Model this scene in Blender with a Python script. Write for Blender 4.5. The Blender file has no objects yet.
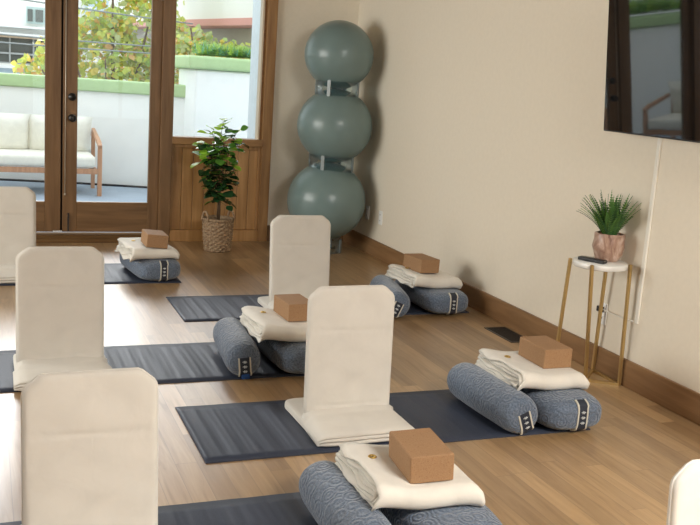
import bpy, bmesh, math, random
from mathutils import Vector, Matrix, noise

S = bpy.context.scene
COL = S.collection
PI = math.pi

# ------------------------------------------------------------------ camera
F_PX, YAW, PIT, ROL = 935.9, 0.3807, 0.1933, 0.0672
cy_, sy_ = math.cos(YAW), math.sin(YAW)
fw = Vector((sy_*math.cos(PIT), cy_*math.cos(PIT), -math.sin(PIT)))
r0 = Vector((cy_, -sy_, 0)); u0 = r0.cross(fw)
rr = math.cos(ROL)*r0 + math.sin(ROL)*u0
uu = -math.sin(ROL)*r0 + math.cos(ROL)*u0
cam = bpy.data.cameras.new('camera'); co = bpy.data.objects.new('camera', cam); COL.objects.link(co)
M = Matrix.Identity(4)
for i in range(3):
    M[i][0] = rr[i]; M[i][1] = uu[i]; M[i][2] = -fw[i]
M[0][3], M[1][3], M[2][3] = 0, 0, 1.46
co.matrix_world = M
cam.sensor_width = 36; cam.lens = F_PX/700*36; cam.clip_start = 0.05; cam.clip_end = 300
S.camera = co

# ------------------------------------------------------------------ world, daylight, added fill lamps, exposure
w = bpy.data.worlds.new('world'); S.world = w; w.use_nodes = True
nt = w.node_tree; bg = nt.nodes['Background']
bg.inputs[0].default_value = (0.88, 0.96, 1.0, 1); bg.inputs[1].default_value = 2.0

sun = bpy.data.lights.new('hazy_sun', 'SUN'); sun.energy = 2.6; sun.angle = math.radians(28); sun.color = (0.97, 0.97, 1.0)
so = bpy.data.objects.new('hazy_sun', sun); COL.objects.link(so); so.location = (-3, 20, 12)
so.rotation_euler = Vector((-.10, -1, -.42)).to_track_quat('-Z', 'Y').to_euler()

def area(name, loc, target, sx, sy, power, color):
    l = bpy.data.lights.new(name, 'AREA'); l.shape = 'RECTANGLE'; l.size = sx; l.size_y = sy
    l.energy = power; l.color = color
    o = bpy.data.objects.new(name, l); COL.objects.link(o); o.location = loc
    o.rotation_euler = (Vector(target)-Vector(loc)).to_track_quat('-Z', 'Y').to_euler()
    return o
area('added_ceiling_fill', (2.3, -.05, 2.70), (2.3, .6, 0), 1.4, .9, 215, (1.0, 0.96, 0.90))  # unseen fill lamp without a fixture, added to brighten the near chairs
area('added_ceiling_fill', (-.6, -.05, 2.70), (-.6, .6, 0), 1.4, .9, 10, (1.0, 0.95, 0.87))  # weaker added fill on the left, also without a fixture
area('added_left_fill', (-3.4, 5.2, 1.5), (0, 5.0, 1.0), 3.4, 1.7, 195, (1.0, 0.96, 0.89))  # area lamp added outside the unseen left opening to brighten the room

S.view_settings.view_transform = 'Standard'; S.view_settings.look = 'None'
S.view_settings.gamma = 1; S.view_settings.use_curve_mapping = False
S.view_settings.exposure = 0.0
S.cycles.use_denoising = True
S.cycles.max_bounces = 10; S.cycles.diffuse_bounces = 5; S.cycles.transparent_max_bounces = 16
S.cycles.sample_clamp_indirect = 8
S.cycles.caustics_reflective = False; S.cycles.caustics_refractive = False

# ------------------------------------------------------------------ materials
def newmat(name):
    m = bpy.data.materials.new(name); m.use_nodes = True
    return m, m.node_tree, m.node_tree.nodes['Principled BSDF']
def nd(t, kind, **kw):
    n = t.nodes.new(kind)
    for k, v in kw.items():
        if k in n.inputs.keys() if isinstance(k, str) else False: n.inputs[k].default_value = v
        else: setattr(n, k, v)
    return n
def coords(t, scale=(1,1,1), mode='Object', rot=(0,0,0)):
    tc = t.nodes.new('ShaderNodeTexCoord'); mp = t.nodes.new('ShaderNodeMapping')
    mp.inputs['Scale'].default_value = scale; mp.inputs['Rotation'].default_value = rot
    t.links.new(tc.outputs[mode], mp.inputs[0]); return mp.outputs[0]
def ramp(t, fac, stops):
    r = t.nodes.new('ShaderNodeValToRGB'); e = r.color_ramp.elements
    while len(e) < len(stops): e.new(0.5)
    for x, (p, c) in zip(e, stops): x.position = p; x.color = (*c, 1)
    t.links.new(fac, r.inputs[0]); return r.outputs[0]
def bump(t, b, h, strength, dist=0.01):
    n = t.nodes.new('ShaderNodeBump'); n.inputs['Strength'].default_value = strength; n.inputs['Distance'].default_value = dist
    t.links.new(h, n.inputs['Height']); t.links.new(n.outputs[0], b.inputs['Normal']); return n
def simple(name, c, rough=0.6, metal=0.0, nscale=0, namp=0.12, bstr=0, bdist=0.003, spec=0.5, stretch=(1,1,1)):
    m, t, b = newmat(name)
    b.inputs['Base Color'].default_value = (*c, 1); b.inputs['Roughness'].default_value = rough
    b.inputs['Metallic'].default_value = metal; b.inputs['Specular IOR Level'].default_value = spec
    if nscale:
        n = t.nodes.new('ShaderNodeTexNoise'); n.inputs['Scale'].default_value = nscale; n.inputs['Detail'].default_value = 5
        t.links.new(coords(t, stretch), n.inputs['Vector'])
        lo = tuple(max(0, x*(1-namp)) for x in c); hi = tuple(min(1, x*(1+namp)) for x in c)
        t.links.new(ramp(t, n.outputs['Fac'], [(0.3, lo), (0.7, hi)]), b.inputs['Base Color'])
        if bstr: bump(t, b, n.outputs['Fac'], bstr, bdist)
    return m

def wood(name, dark, light, axis='z', scale=1.0, rough=0.45, spec=0.4):
    m, t, b = newmat(name)
    s = {'x': (1.2, 14, 14), 'y': (14, 1.2, 14), 'z': (14, 14, 1.2)}[axis]
    v = coords(t, tuple(k*scale for k in s))
    n = t.nodes.new('ShaderNodeTexNoise'); n.inputs['Scale'].default_value = 1.6; n.inputs['Detail'].default_value = 6
    n.inputs['Distortion'].default_value = 0.6
    t.links.new(v, n.inputs['Vector'])
    t.links.new(ramp(t, n.outputs['Fac'], [(0.3, dark), (0.7, light)]), b.inputs['Base Color'])
    b.inputs['Roughness'].default_value = rough; b.inputs['Specular IOR Level'].default_value = spec
    bump(t, b, n.outputs['Fac'], 0.08, 0.002)
    return m

def floor_mat():
    m, t, b = newmat('oak_floor_boards')
    tc = t.nodes.new('ShaderNodeTexCoord')
    L = t.links.new
    def mth(op, x, y=None, z=None):
        n_ = t.nodes.new('ShaderNodeMath'); n_.operation = op
        for i_, q in enumerate((x, y, z)):
            if q is None: continue
            if isinstance(q, (int, float)): n_.inputs[i_].default_value = q
            else: L(q, n_.inputs[i_])
        return n_.outputs[0]
    sp = t.nodes.new('ShaderNodeSeparateXYZ'); L(tc.outputs['Object'], sp.inputs[0])
    bw, bl = .083, 1.05
    xr = mth('DIVIDE', sp.outputs[0], bw); row = mth('FLOOR', xr); xf = mth('SUBTRACT', xr, row)
    w1 = t.nodes.new('ShaderNodeTexWhiteNoise'); w1.noise_dimensions = '1D'; L(row, w1.inputs['W'])
    yr = mth('MULTIPLY_ADD', w1.outputs['Value'], 9.0, mth('DIVIDE', sp.outputs[1], bl))
    wob = mth('FLOOR', yr); yf = mth('SUBTRACT', yr, wob)
    cb = t.nodes.new('ShaderNodeCombineXYZ'); L(row, cb.inputs[0]); L(wob, cb.inputs[1])
    w2 = t.nodes.new('ShaderNodeTexWhiteNoise'); w2.noise_dimensions = '2D'; L(cb.outputs[0], w2.inputs['Vector'])
    ex = mth('MULTIPLY', mth('MINIMUM', xf, mth('SUBTRACT', 1.0, xf)), bw)
    ey = mth('MULTIPLY', mth('MINIMUM', yf, mth('SUBTRACT', 1.0, yf)), bl)
    gap = mth('LESS_THAN', mth('MINIMUM', ex, ey), .0011)
    # grain running along the boards, shifted board by board
    ad = t.nodes.new('ShaderNodeVectorMath'); ad.operation = 'MULTIPLY_ADD'
    L(w2.outputs['Color'], ad.inputs[0]); ad.inputs[1].default_value = (7, 13, 5)
    L(tc.outputs['Object'], ad.inputs[2])
    m2 = t.nodes.new('ShaderNodeMapping'); m2.inputs['Scale'].default_value = (20, 1.4, 1)
    t.links.new(ad.outputs[0], m2.inputs[0])
    n = t.nodes.new('ShaderNodeTexNoise'); n.inputs['Scale'].default_value = 1.2; n.inputs['Detail'].default_value = 7
    n.inputs['Distortion'].default_value = 1.4; n.inputs['Roughness'].default_value = 0.6
    t.links.new(m2.outputs[0], n.inputs['Vector'])
    grain = ramp(t, n.outputs['Fac'], [(0.22, (0.24, 0.142, 0.064)), (0.45, (0.38, 0.24, 0.118)), (0.62, (0.43, 0.28, 0.142)), (0.8, (0.50, 0.34, 0.185))])
    tone = ramp(t, w2.outputs['Value'], [(0.0, (0.66, 0.62, 0.58)), (0.35, (0.86, 0.84, 0.81)), (0.7, (0.98, 0.97, 0.95)), (1.0, (1.12, 1.12, 1.10))])
    mx = t.nodes.new('ShaderNodeMixRGB'); mx.blend_type = 'MULTIPLY'; mx.inputs[0].default_value = 1
    t.links.new(grain, mx.inputs[1]); t.links.new(tone, mx.inputs[2])
    mx2 = t.nodes.new('ShaderNodeMixRGB'); mx2.inputs[2].default_value = (0.12, 0.075, 0.045, 1)
    mf = t.nodes.new('ShaderNodeMath'); mf.operation = 'MULTIPLY'; mf.inputs[1].default_value = 0.55
    t.links.new(gap, mf.inputs[0]); t.links.new(mf.outputs[0], mx2.inputs[0])
    t.links.new(mx.outputs[0], mx2.inputs[1])
    t.links.new(mx2.outputs[0], b.inputs['Base Color'])
    rg = ramp(t, n.outputs['Fac'], [(0.2, (0.40,)*3), (0.8, (0.30,)*3)])
    t.links.new(rg, b.inputs['Roughness'])
    b.inputs['Specular IOR Level'].default_value = 0.7
    b.inputs['Coat Weight'].default_value = 0.5; b.inputs['Coat Roughness'].default_value = 0.32; b.inputs['Coat IOR'].default_value = 1.6
    bump(t, b, n.outputs['Fac'], 0.10, 0.002)
    return m

def bolster_mat():
    m, t, b = newmat('quilted_slate_fabric')
    v = coords(t, (1, 1, 1))
    vo = t.nodes.new('ShaderNodeTexVoronoi'); vo.inputs['Scale'].default_value = 17; vo.inputs['Randomness'].default_value = 0.55
    t.links.new(v, vo.inputs['Vector'])
    mu = t.nodes.new('ShaderNodeMath'); mu.operation = 'MULTIPLY'; mu.inputs[1].default_value = 27
    t.links.new(vo.outputs['Distance'], mu.inputs[0])
    si = t.nodes.new('ShaderNodeMath'); si.operation = 'SINE'; t.links.new(mu.outputs[0], si.inputs[0])
    nz = t.nodes.new('ShaderNodeTexNoise'); nz.inputs['Scale'].default_value = 160; nz.inputs['Detail'].default_value = 2
    t.links.new(v, nz.inputs['Vector'])
    ad = t.nodes.new('ShaderNodeMath'); ad.operation = 'MULTIPLY_ADD'; ad.inputs[1].default_value = 0.9
    t.links.new(nz.outputs['Fac'], ad.inputs[0]); t.links.new(si.outputs[0], ad.inputs[2])
    bump(t, b, ad.outputs[0], 0.5, 0.003)
    t.links.new(ramp(t, nz.outputs['Fac'], [(0.35, (0.075, 0.105, 0.155)), (0.65, (0.155, 0.20, 0.275))]), b.inputs['Base Color'])
    b.inputs['Roughness'].default_value = 0.85
    b.inputs['Sheen Weight'].default_value = 0.35; b.inputs['Sheen Roughness'].default_value = 0.5
    return m

def cork_mat():
    m, t, b = newmat('cork')
    v = coords(t)
    vo = t.nodes.new('ShaderNodeTexVoronoi'); vo.inputs['Scale'].default_value = 330
    t.links.new(v, vo.inputs['Vector'])
    rg = ramp(t, vo.outputs['Color'], [(0.02, (0.24, 0.13, 0.060)), (0.2, (0.32, 0.18, 0.087)), (0.9, (0.365, 0.212, 0.107))])
    t.links.new(rg, b.inputs['Base Color']); b.inputs['Roughness'].default_value = 0.8
    bump(t, b, vo.outputs['Distance'], 0.2, 0.001)
    return m

def cloth_mat(name, c, wr=0.5, fine=700, amp=0.06):
    m, t, b = newmat(name)
    v = coords(t)
    a = t.nodes.new('ShaderNodeTexNoise'); a.inputs['Scale'].default_value = 9; a.inputs['Detail'].default_value = 4; a.inputs['Distortion'].default_value = 0.5
    t.links.new(v, a.inputs['Vector'])
    f = t.nodes.new('ShaderNodeTexNoise'); f.inputs['Scale'].default_value = fine; f.inputs['Detail'].default_value = 1
    t.links.new(v, f.inputs['Vector'])
    ad = t.nodes.new('ShaderNodeMath'); ad.operation = 'MULTIPLY_ADD'; ad.inputs[1].default_value = 0.12
    t.links.new(f.outputs['Fac'], ad.inputs[0]); t.links.new(a.outputs['Fac'], ad.inputs[2])
    bump(t, b, ad.outputs[0], wr, 0.006)
    lo = tuple(x*(1-amp) for x in c); hi = tuple(min(1, x*(1+amp)) for x in c)
    t.links.new(ramp(t, a.outputs['Fac'], [(0.3, lo), (0.7, hi)]), b.inputs['Base Color'])
    b.inputs['Roughness'].default_value = 0.85; b.inputs['Sheen Weight'].default_value = 0.15
    return m

def mat_mat():
    m, t, b = newmat('rubber_mat_surface')
    v = coords(t, (6.0, 0.3, 1))
    n = t.nodes.new('ShaderNodeTexNoise'); n.inputs['Scale'].default_value = 1.7; n.inputs['Detail'].default_value = 2
    t.links.new(v, n.inputs['Vector'])
    f = t.nodes.new('ShaderNodeTexNoise'); f.inputs['Scale'].default_value = 420
    t.links.new(coords(t), f.inputs['Vector'])
    ad = t.nodes.new('ShaderNodeMath'); ad.operation = 'MULTIPLY_ADD'; ad.inputs[1].default_value = 0.02
    t.links.new(f.outputs['Fac'], ad.inputs[0]); t.links.new(n.outputs['Fac'], ad.inputs[2])
    bump(t, b, ad.outputs[0], 0.8, 0.02)
    b.inputs['Base Color'].default_value = (0.040, 0.048, 0.07, 1)
    t.links.new(ramp(t, f.outputs['Fac'], [(0.4, (0.030, 0.038, 0.060)), (0.6, (0.045, 0.054, 0.082))]), b.inputs['Base Color'])
    b.inputs['Roughness'].default_value = 0.5; b.inputs['Specular IOR Level'].default_value = 0.28
    return m

def glass_mat(name, tint=(1, 1, 1), mult=0.9, rough=0.0):
    m = bpy.data.materials.new(name); m.use_nodes = True; t = m.node_tree; t.nodes.clear()
    o = t.nodes.new('ShaderNodeOutputMaterial'); mx = t.nodes.new('ShaderNodeMixShader')
    tr = t.nodes.new('ShaderNodeBsdfTransparent'); tr.inputs[0].default_value = (*tint, 1)
    gl = t.nodes.new('ShaderNodeBsdfGlossy'); gl.inputs['Roughness'].default_value = rough
    fr = t.nodes.new('ShaderNodeFresnel'); fr.inputs[0].default_value = 1.45
    mu = t.nodes.new('ShaderNodeMath'); mu.operation = 'MULTIPLY'; mu.inputs[1].default_value = mult
    t.links.new(fr.outputs[0], mu.inputs[0]); t.links.new(mu.outputs[0], mx.inputs[0])
    t.links.new(tr.outputs[0], mx.inputs[1]); t.links.new(gl.outputs[0], mx.inputs[2]); t.links.new(mx.outputs[0], o.inputs[0])
    return m

def leaf_mat(name, c, trans=0.35, rough=0.4):
    m, t, b = newmat(name)
    b.inputs['Base Color'].default_value = (*c, 1); b.inputs['Roughness'].default_value = rough
    o = t.nodes['Material Output']; mx = t.nodes.new('ShaderNodeMixShader'); tl = t.nodes.new('ShaderNodeBsdfTranslucent')
    tl.inputs[0].default_value = (min(1, c[0]*1.25), min(1, c[1]*1.25), c[2], 1); mx.inputs[0].default_value = trans
    t.links.new(b.outputs[0], mx.inputs[1]); t.links.new(tl.outputs[0], mx.inputs[2]); t.links.new(mx.outputs[0], o.inputs[0])
    return m

def basket_mat():
    m, t, b = newmat('woven_seagrass')
    n = t.nodes.new('ShaderNodeTexNoise'); n.inputs['Scale'].default_value = 60; n.inputs['Detail'].default_value = 4
    t.links.new(coords(t), n.inputs['Vector'])
    t.links.new(ramp(t, n.outputs['Fac'], [(0.3, (0.17, 0.10, 0.055)), (0.7, (0.43, 0.31, 0.19))]), b.inputs['Base Color'])
    b.inputs['Roughness'].default_value = 0.8
    return m

def marble_pot_mat():
    m, t, b = newmat('marbled_pink_brown_glaze')
    n = t.nodes.new('ShaderNodeTexNoise'); n.inputs['Scale'].default_value = 16; n.inputs['Detail'].default_value = 5; n.inputs['Distortion'].default_value = 1.8
    t.links.new(coords(t, (1, 1, 0.6)), n.inputs['Vector'])
    t.links.new(ramp(t, n.outputs['Fac'], [(0.3, (0.20, 0.10, 0.07)), (0.5, (0.42, 0.27, 0.20)), (0.72, (0.66, 0.50, 0.42))]), b.inputs['Base Color'])
    b.inputs['Roughness'].default_value = 0.35
    return m

FLOOR = floor_mat()
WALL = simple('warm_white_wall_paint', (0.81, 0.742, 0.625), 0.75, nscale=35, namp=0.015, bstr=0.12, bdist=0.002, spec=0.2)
CEIL = simple('ceiling_paint', (0.8, 0.77, 0.7), 0.9)
BASEB = wood('baseboard_wood', (0.20, 0.105, 0.045), (0.32, 0.182, 0.085), 'y')
FRAME = wood('door_fir_wood', (0.13, 0.066, 0.024), (0.23, 0.125, 0.052), 'z')
FRAMEX = wood('door_fir_rail_wood', (0.13, 0.066, 0.024), (0.23, 0.125, 0.052), 'x')
PANEL = wood('panel_fir_wood', (0.31, 0.155, 0.052), (0.47, 0.26, 0.10), 'z')
FRAMEW = wood('window_fir_wood', (0.24, 0.118, 0.04), (0.38, 0.205, 0.078), 'z')
FRAMEWX = wood('window_sill_fir_wood', (0.24, 0.118, 0.04), (0.38, 0.205, 0.078), 'x')
SILLW = wood('threshold_wood', (0.13, 0.07, 0.03), (0.20, 0.115, 0.05), 'x', 1.0, 0.95, 0.05)
GLASS = glass_mat('window_glass', (.98, .99, .985), .55)
PLASTIC = glass_mat('clear_plastic', (0.90, 0.95, 0.97), .4, 0.3)
BLACK = simple('black_metal', (0.012, 0.011, 0.010), 0.35)
STEEL = simple('steel', (0.62, 0.60, 0.56), 0.3, 1.0)
BALL = simple('grey_green_vinyl', (0.175, 0.245, 0.243), 0.28, nscale=4, namp=0.05, spec=0.45)
BOLST = bolster_mat()
LABEL = simple('dark_label_fabric', (0.02, 0.026, 0.042), 0.7)
EDGE = simple('cream_binding', (0.62, 0.60, 0.52), 0.8)
MARK = simple('pale_stitching', (0.68, 0.72, 0.74), 0.8)
BLUE = simple('blue_tag_fabric', (0.01, 0.06, 0.22), 0.7)
CORK = cork_mat()
BLANK = cloth_mat('natural_cotton_blanket', (0.76, 0.73, 0.665), 0.6)
BRASS = simple('brass', (0.62, 0.42, 0.13), 0.28, 1.0)
CHAIR = cloth_mat('cream_canvas_cover', (0.68, 0.65, 0.595), 0.35, amp=0.04)
MATM = mat_mat()
GOLD = simple('brushed_gold', (0.56, 0.39, 0.17), 0.38, 0.85)
MARBLE = simple('white_marble', (0.80, 0.79, 0.76), 0.25, nscale=7, namp=0.08)
REMOTE = simple('black_plastic', (0.014, 0.014, 0.016), 0.4)
SCREEN, _t, _b = newmat('black_gloss_screen')
_b.inputs['Base Color'].default_value = (0.006, 0.007, 0.008, 1); _b.inputs['Roughness'].default_value = 0.03
_b.inputs['IOR'].default_value = 1.95
BEZEL = simple('black_bezel', (0.008, 0.008, 0.01), 0.3)
WHITEP = simple('white_plastic', (0.86, 0.86, 0.84), 0.4)
CABLEC = simple('painted_cable_cover', (0.84, 0.81, 0.73), 0.5)
STUCCO = simple('white_stucco', (0.86, 0.87, 0.85), 0.9, nscale=6, namp=0.02, bstr=0.15, bdist=0.006)
GREEN = simple('sage_green_coping_paint', (0.41, 0.56, 0.29), 0.7, nscale=12, namp=0.05)
DECK = simple('blue_grey_deck', (0.34, 0.40, 0.48), 0.8, nscale=3, namp=0.08)
TEAK = wood('teak', (0.40, 0.20, 0.11), (0.58, 0.32, 0.19), 'z', 1.5)
CUSH = cloth_mat('outdoor_cushion_fabric', (0.80, 0.78, 0.70), 0.3)
STEM = simple('brown_stem', (0.10, 0.06, 0.03), 0.8)
BARK = simple('bark', (0.16, 0.11, 0.08), 0.9, nscale=20, namp=0.3)
BASK = basket_mat(); POT = marble_pot_mat()
SOIL = simple('dark_soil', (0.03, 0.02, 0.013), 0.95)
VENTM = simple('bronze_grille', (0.06, 0.052, 0.045), 0.4, 0.6)
PINK = simple('salmon_fascia_paint', (0.66, 0.33, 0.29), 0.8)
GREYW = simple('taupe_render', (0.47, 0.46, 0.41), 0.9)
HOUSE = simple('pale_house_render', (0.82, 0.82, 0.78), 0.9)
HGLASS = simple('dark_house_window', (0.13, 0.14, 0.13), 0.3)
HBLUE = simple('pale_blue_glazing', (0.50, 0.62, 0.72), 0.3)
BEAM = simple('tan_beam', (0.55, 0.42, 0.30), 0.8)
WIRE = simple('grey_cable', (0.26, 0.28, 0.29), 0.7)
GROUND = simple('street_asphalt', (0.25, 0.25, 0.25), 0.9)
LEAVES = [leaf_mat('leaf_yellow_green', (0.60, 0.66, 0.18), .45), leaf_mat('leaf_green', (0.42, 0.55, 0.20), .4),
          leaf_mat('leaf_gold', (0.78, 0.64, 0.18), .45), leaf_mat('leaf_orange', (0.74, 0.45, 0.22), .4),
          leaf_mat('leaf_olive', (0.46, 0.51, 0.26), .35)]
HEDGE = [leaf_mat('hedge_bright', (0.46, 0.60, 0.14), .4), leaf_mat('hedge_blue_green', (0.20, 0.42, 0.30), .3), leaf_mat('hedge_mid', (0.30, 0.50, 0.16), .4)]
FICUS = [leaf_mat('ficus_dark', (0.025, 0.075, 0.025), .15, .25), leaf_mat('ficus_mid', (0.12, 0.32, 0.05), .3, .25), leaf_mat('ficus_backlit', (0.42, 0.66, 0.08), .55, .3)]  # brightest green has the backlight put into its colour
FERN = [leaf_mat('fern_dark', (0.035, 0.11, 0.03), .2, .45), leaf_mat('fern_mid', (0.10, 0.24, 0.05), .3, .45), leaf_mat('fern_bright', (0.20, 0.36, 0.08), .35, .45)]

# ------------------------------------------------------------------ geometry helpers
class MB:
    def __init__(s): s.v = []; s.f = []; s.mi = []; s.sm = []
    def add(s, vs, fs, mi=0, smooth=False):
        o = len(s.v); s.v += [tuple(p) for p in vs]
        for f in fs: s.f.append(tuple(i+o for i in f)); s.mi.append(mi); s.sm.append(smooth)
    def box(s, x0, x1, y0, y1, z0, z1, mi=0, mat=None):
        vs = [Vector((x, y, z)) for z in (z0, z1) for y in (y0, y1) for x in (x0, x1)]
        if mat: vs = [mat @ p for p in vs]
        s.add(vs, [(0,2,3,1), (4,5,7,6), (0,1,5,4), (2,6,7,3), (0,4,6,2), (1,3,7,5)], mi)
    def tube(s, pts, r, n=8, mi=0, cap=True, square=False):
        pts = [Vector(p) for p in pts]; rings = []
        rs = r if isinstance(r, (list, tuple)) else [r]*len(pts)
        ref = None
        for i, p in enumerate(pts):
            d = (pts[min(i+1, len(pts)-1)]-pts[max(i-1, 0)]).normalized()
            if ref is None or abs(ref.dot(d)) > .95: ref = Vector((1, 0, 0)) if abs(d.x) < .8 else Vector((0, 1, 0))
            a = (ref-d*ref.dot(d)).normalized(); ref = a; b = d.cross(a)
            off = PI/4 if square else 0
            rings.append([p+(a*math.cos(off+2*PI*k/n)+b*math.sin(off+2*PI*k/n))*rs[i] for k in range(n)])
        vs = [q for g in rings for q in g]; fs = []
        for i in range(len(rings)-1):
            for k in range(n):
                fs.append((i*n+k, i*n+(k+1) % n, (i+1)*n+(k+1) % n, (i+1)*n+k))
        if cap: fs += [tuple(reversed(range(n))), tuple((len(rings)-1)*n+k for k in range(n))]
        s.add(vs, fs, mi, not square)
    def lathe(s, prof, n=32, c=(0, 0, 0), mi=0, smooth=True, close=False):
        vs = [(c[0]+r*math.cos(2*PI*k/n), c[1]+r*math.sin(2*PI*k/n), c[2]+z) for r, z in prof for k in range(n)]
        m_ = len(prof); fs = []
        for i in range(m_ if close else m_-1):
            for k in range(n):
                j = (i+1) % m_
                fs.append((i*n+k, i*n+(k+1) % n, j*n+(k+1) % n, j*n+k))
        if not close: fs += [tuple(reversed(range(n))), tuple((m_-1)*n+k for k in range(n))]
        s.add(vs, fs, mi, smooth)
    def sphere(s, c, r, nu=48, nv=28, sz=1.0, mi=0):
        prof = [(max(1e-4, r*math.sin(PI*i/nv)), -r*sz*math.cos(PI*i/nv)) for i in range(nv+1)]
        s.lathe(prof, nu, c, mi)
    def prism(s, poly, y0, y1, mi=0):  # polygon in xz, pushed along y
        n = len(poly); vs = [(x, y0, z) for x, z in poly]+[(x, y1, z) for x, z in poly]
        fs = [tuple(range(n)), tuple(reversed(range(n, 2*n)))]+[(i, i+n, (i+1) % n+n, (i+1) % n) for i in range(n)]
        s.add(vs, fs, mi)
    def build(s, name, mats, parent=None, bevel=0, seg=2, loc=None, rotz=0, auto=False):
        me = bpy.data.meshes.new(name); me.from_pydata(s.v, [], s.f)
        if not isinstance(mats, (list, tuple)): mats = [mats]
        for m in mats: me.materials.append(m)
        me.polygons.foreach_set('material_index', s.mi); me.polygons.foreach_set('use_smooth', s.sm)
        bm = bmesh.new(); bm.from_mesh(me); bmesh.ops.recalc_face_normals(bm, faces=bm.faces); bm.to_mesh(me); bm.free()
        me.update()
        o = bpy.data.objects.new(name, me); COL.objects.link(o)
        if parent is not None: o.parent = parent
        if loc is not None: o.location = loc
        if rotz: o.rotation_euler.z = rotz
        if bevel:
            b = o.modifiers.new('bevel', 'BEVEL'); b.width = bevel; b.segments = seg; b.limit_method = 'ANGLE'; b.angle_limit = math.radians(35)
            wn = o.modifiers.new('wn', 'WEIGHTED_NORMAL'); wn.keep_sharp = False
            for p in me.polygons: p.use_smooth = True
        return o
def tag(o, label=None, cat=None, group=None, kind=None):
    if label: o['label'] = label
    if cat: o['category'] = cat
    if group: o['group'] = group
    if kind: o['kind'] = kind
    return o
def empty(name, loc, rz=0, label=None, cat=None, group=None):
    o = bpy.data.objects.new(name, None); COL.objects.link(o); o.location = loc; o.rotation_euler.z = rz
    o.empty_display_size = 0.1
    return tag(o, label, cat, group)
def copy_tree(o, parent=None):
    c = o.copy(); COL.objects.link(c)
    if parent is not None: c.parent = parent
    for ch in list(o.children):
        copy_tree(ch, c)
    return c
def struct(name, mb, mat, **k):
    return tag(mb.build(name, mat, **k), kind='structure')

XW, YB, XL, YR, ZC = 3.083, 7.89, -3.2, -1.2, 2.75

# ------------------------------------------------------------------ room shell
m = MB(); m.box(XL-.12, XW+.12, YR-.12, YB+.02, -.12, 0); struct('floor', m, FLOOR)
m = MB(); m.box(XL-.12, XW+.12, YR-.12, YB+.12, ZC, ZC+.12); struct('ceiling', m, simple('low_bounce_ceiling', (.36, .29, .21), .8))  # unseen ceiling, toned dark to cut bounced light
m = MB(); m.box(XW, XW+.12, YR-.12, YB+.12, 0, ZC); struct('wall_right', m, WALL)
HD = 2.2
m = MB()
m.box(2.335, XW, YB, YB+.12, 0, ZC)
m.box(XL, -1.18, YB, YB+.12, 0, ZC)
m.box(-1.18, 2.335, YB, YB+.12, HD+.09, ZC)
struct('wall_back', m, WALL)
m = MB()   # left wall with a long unseen opening, added for the side light
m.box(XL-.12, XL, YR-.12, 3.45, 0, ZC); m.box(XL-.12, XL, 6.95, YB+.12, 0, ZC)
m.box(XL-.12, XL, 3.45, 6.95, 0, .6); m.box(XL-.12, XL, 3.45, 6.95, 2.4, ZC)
struct('wall_left', m, simple('low_bounce_taupe_wall', (.42, .38, .32), .8))  # darker tone chosen to reduce light bouncing off this unseen wall
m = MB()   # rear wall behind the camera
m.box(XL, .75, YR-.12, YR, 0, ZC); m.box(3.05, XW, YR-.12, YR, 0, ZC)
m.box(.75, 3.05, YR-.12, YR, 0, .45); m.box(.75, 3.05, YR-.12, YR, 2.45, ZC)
struct('wall_rear', m, simple('low_bounce_taupe_rear_wall', (.42, .38, .32), .8))  # same dark tone, keeps bounce from behind the camera low
def offwindow(name, x0, x1, z0, z1, axis, pos, n):
    m = MB(); g = MB()
    def bx(mm, a0, a1, b0, b1, d=.05, off=0):
        if axis == 'y': mm.box(a0, a1, pos-d/2, pos+d/2, b0, b1)
        else: mm.box(pos-d/2, pos+d/2, a0, a1, b0, b1)
    bx(m, x0, x1, z0, z0+.06); bx(m, x0, x1, z1-.06, z1)
    for k in range(n+1):
        c = x0+.03+(x1-x0-.06)*k/n; bx(m, c-.03, c+.03, z0+.06, z1-.06)
    o = struct(name, m, FRAME)
    bx(g, x0+.04, x1-.04, z0+.04, z1-.04, .004); g.build('window_glass', GLASS, o)
offwindow('window_2', .75, 3.05, .45, 2.45, 'y', YR-.06, 3)
offwindow('window_3', 3.45, 6.95, .6, 2.4, 'x', XL-.06, 4)  # unseen window added to go with the left fill lamp

# baseboards
m = MB()
m.box(XW-.018, XW, YR, YB, 0, .142); struct('baseboard_right', m, BASEB, bevel=.004)
m = MB(); m.box(2.345, XW-.02, YB-.018, YB, 0, .142); struct('baseboard_back', m, FRAMEX, bevel=.004)
m = MB(); m.box(XL, XL+.018, YR, YB-.02, 0, .142); struct('baseboard_left', m, BASEB, bevel=.004)

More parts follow.
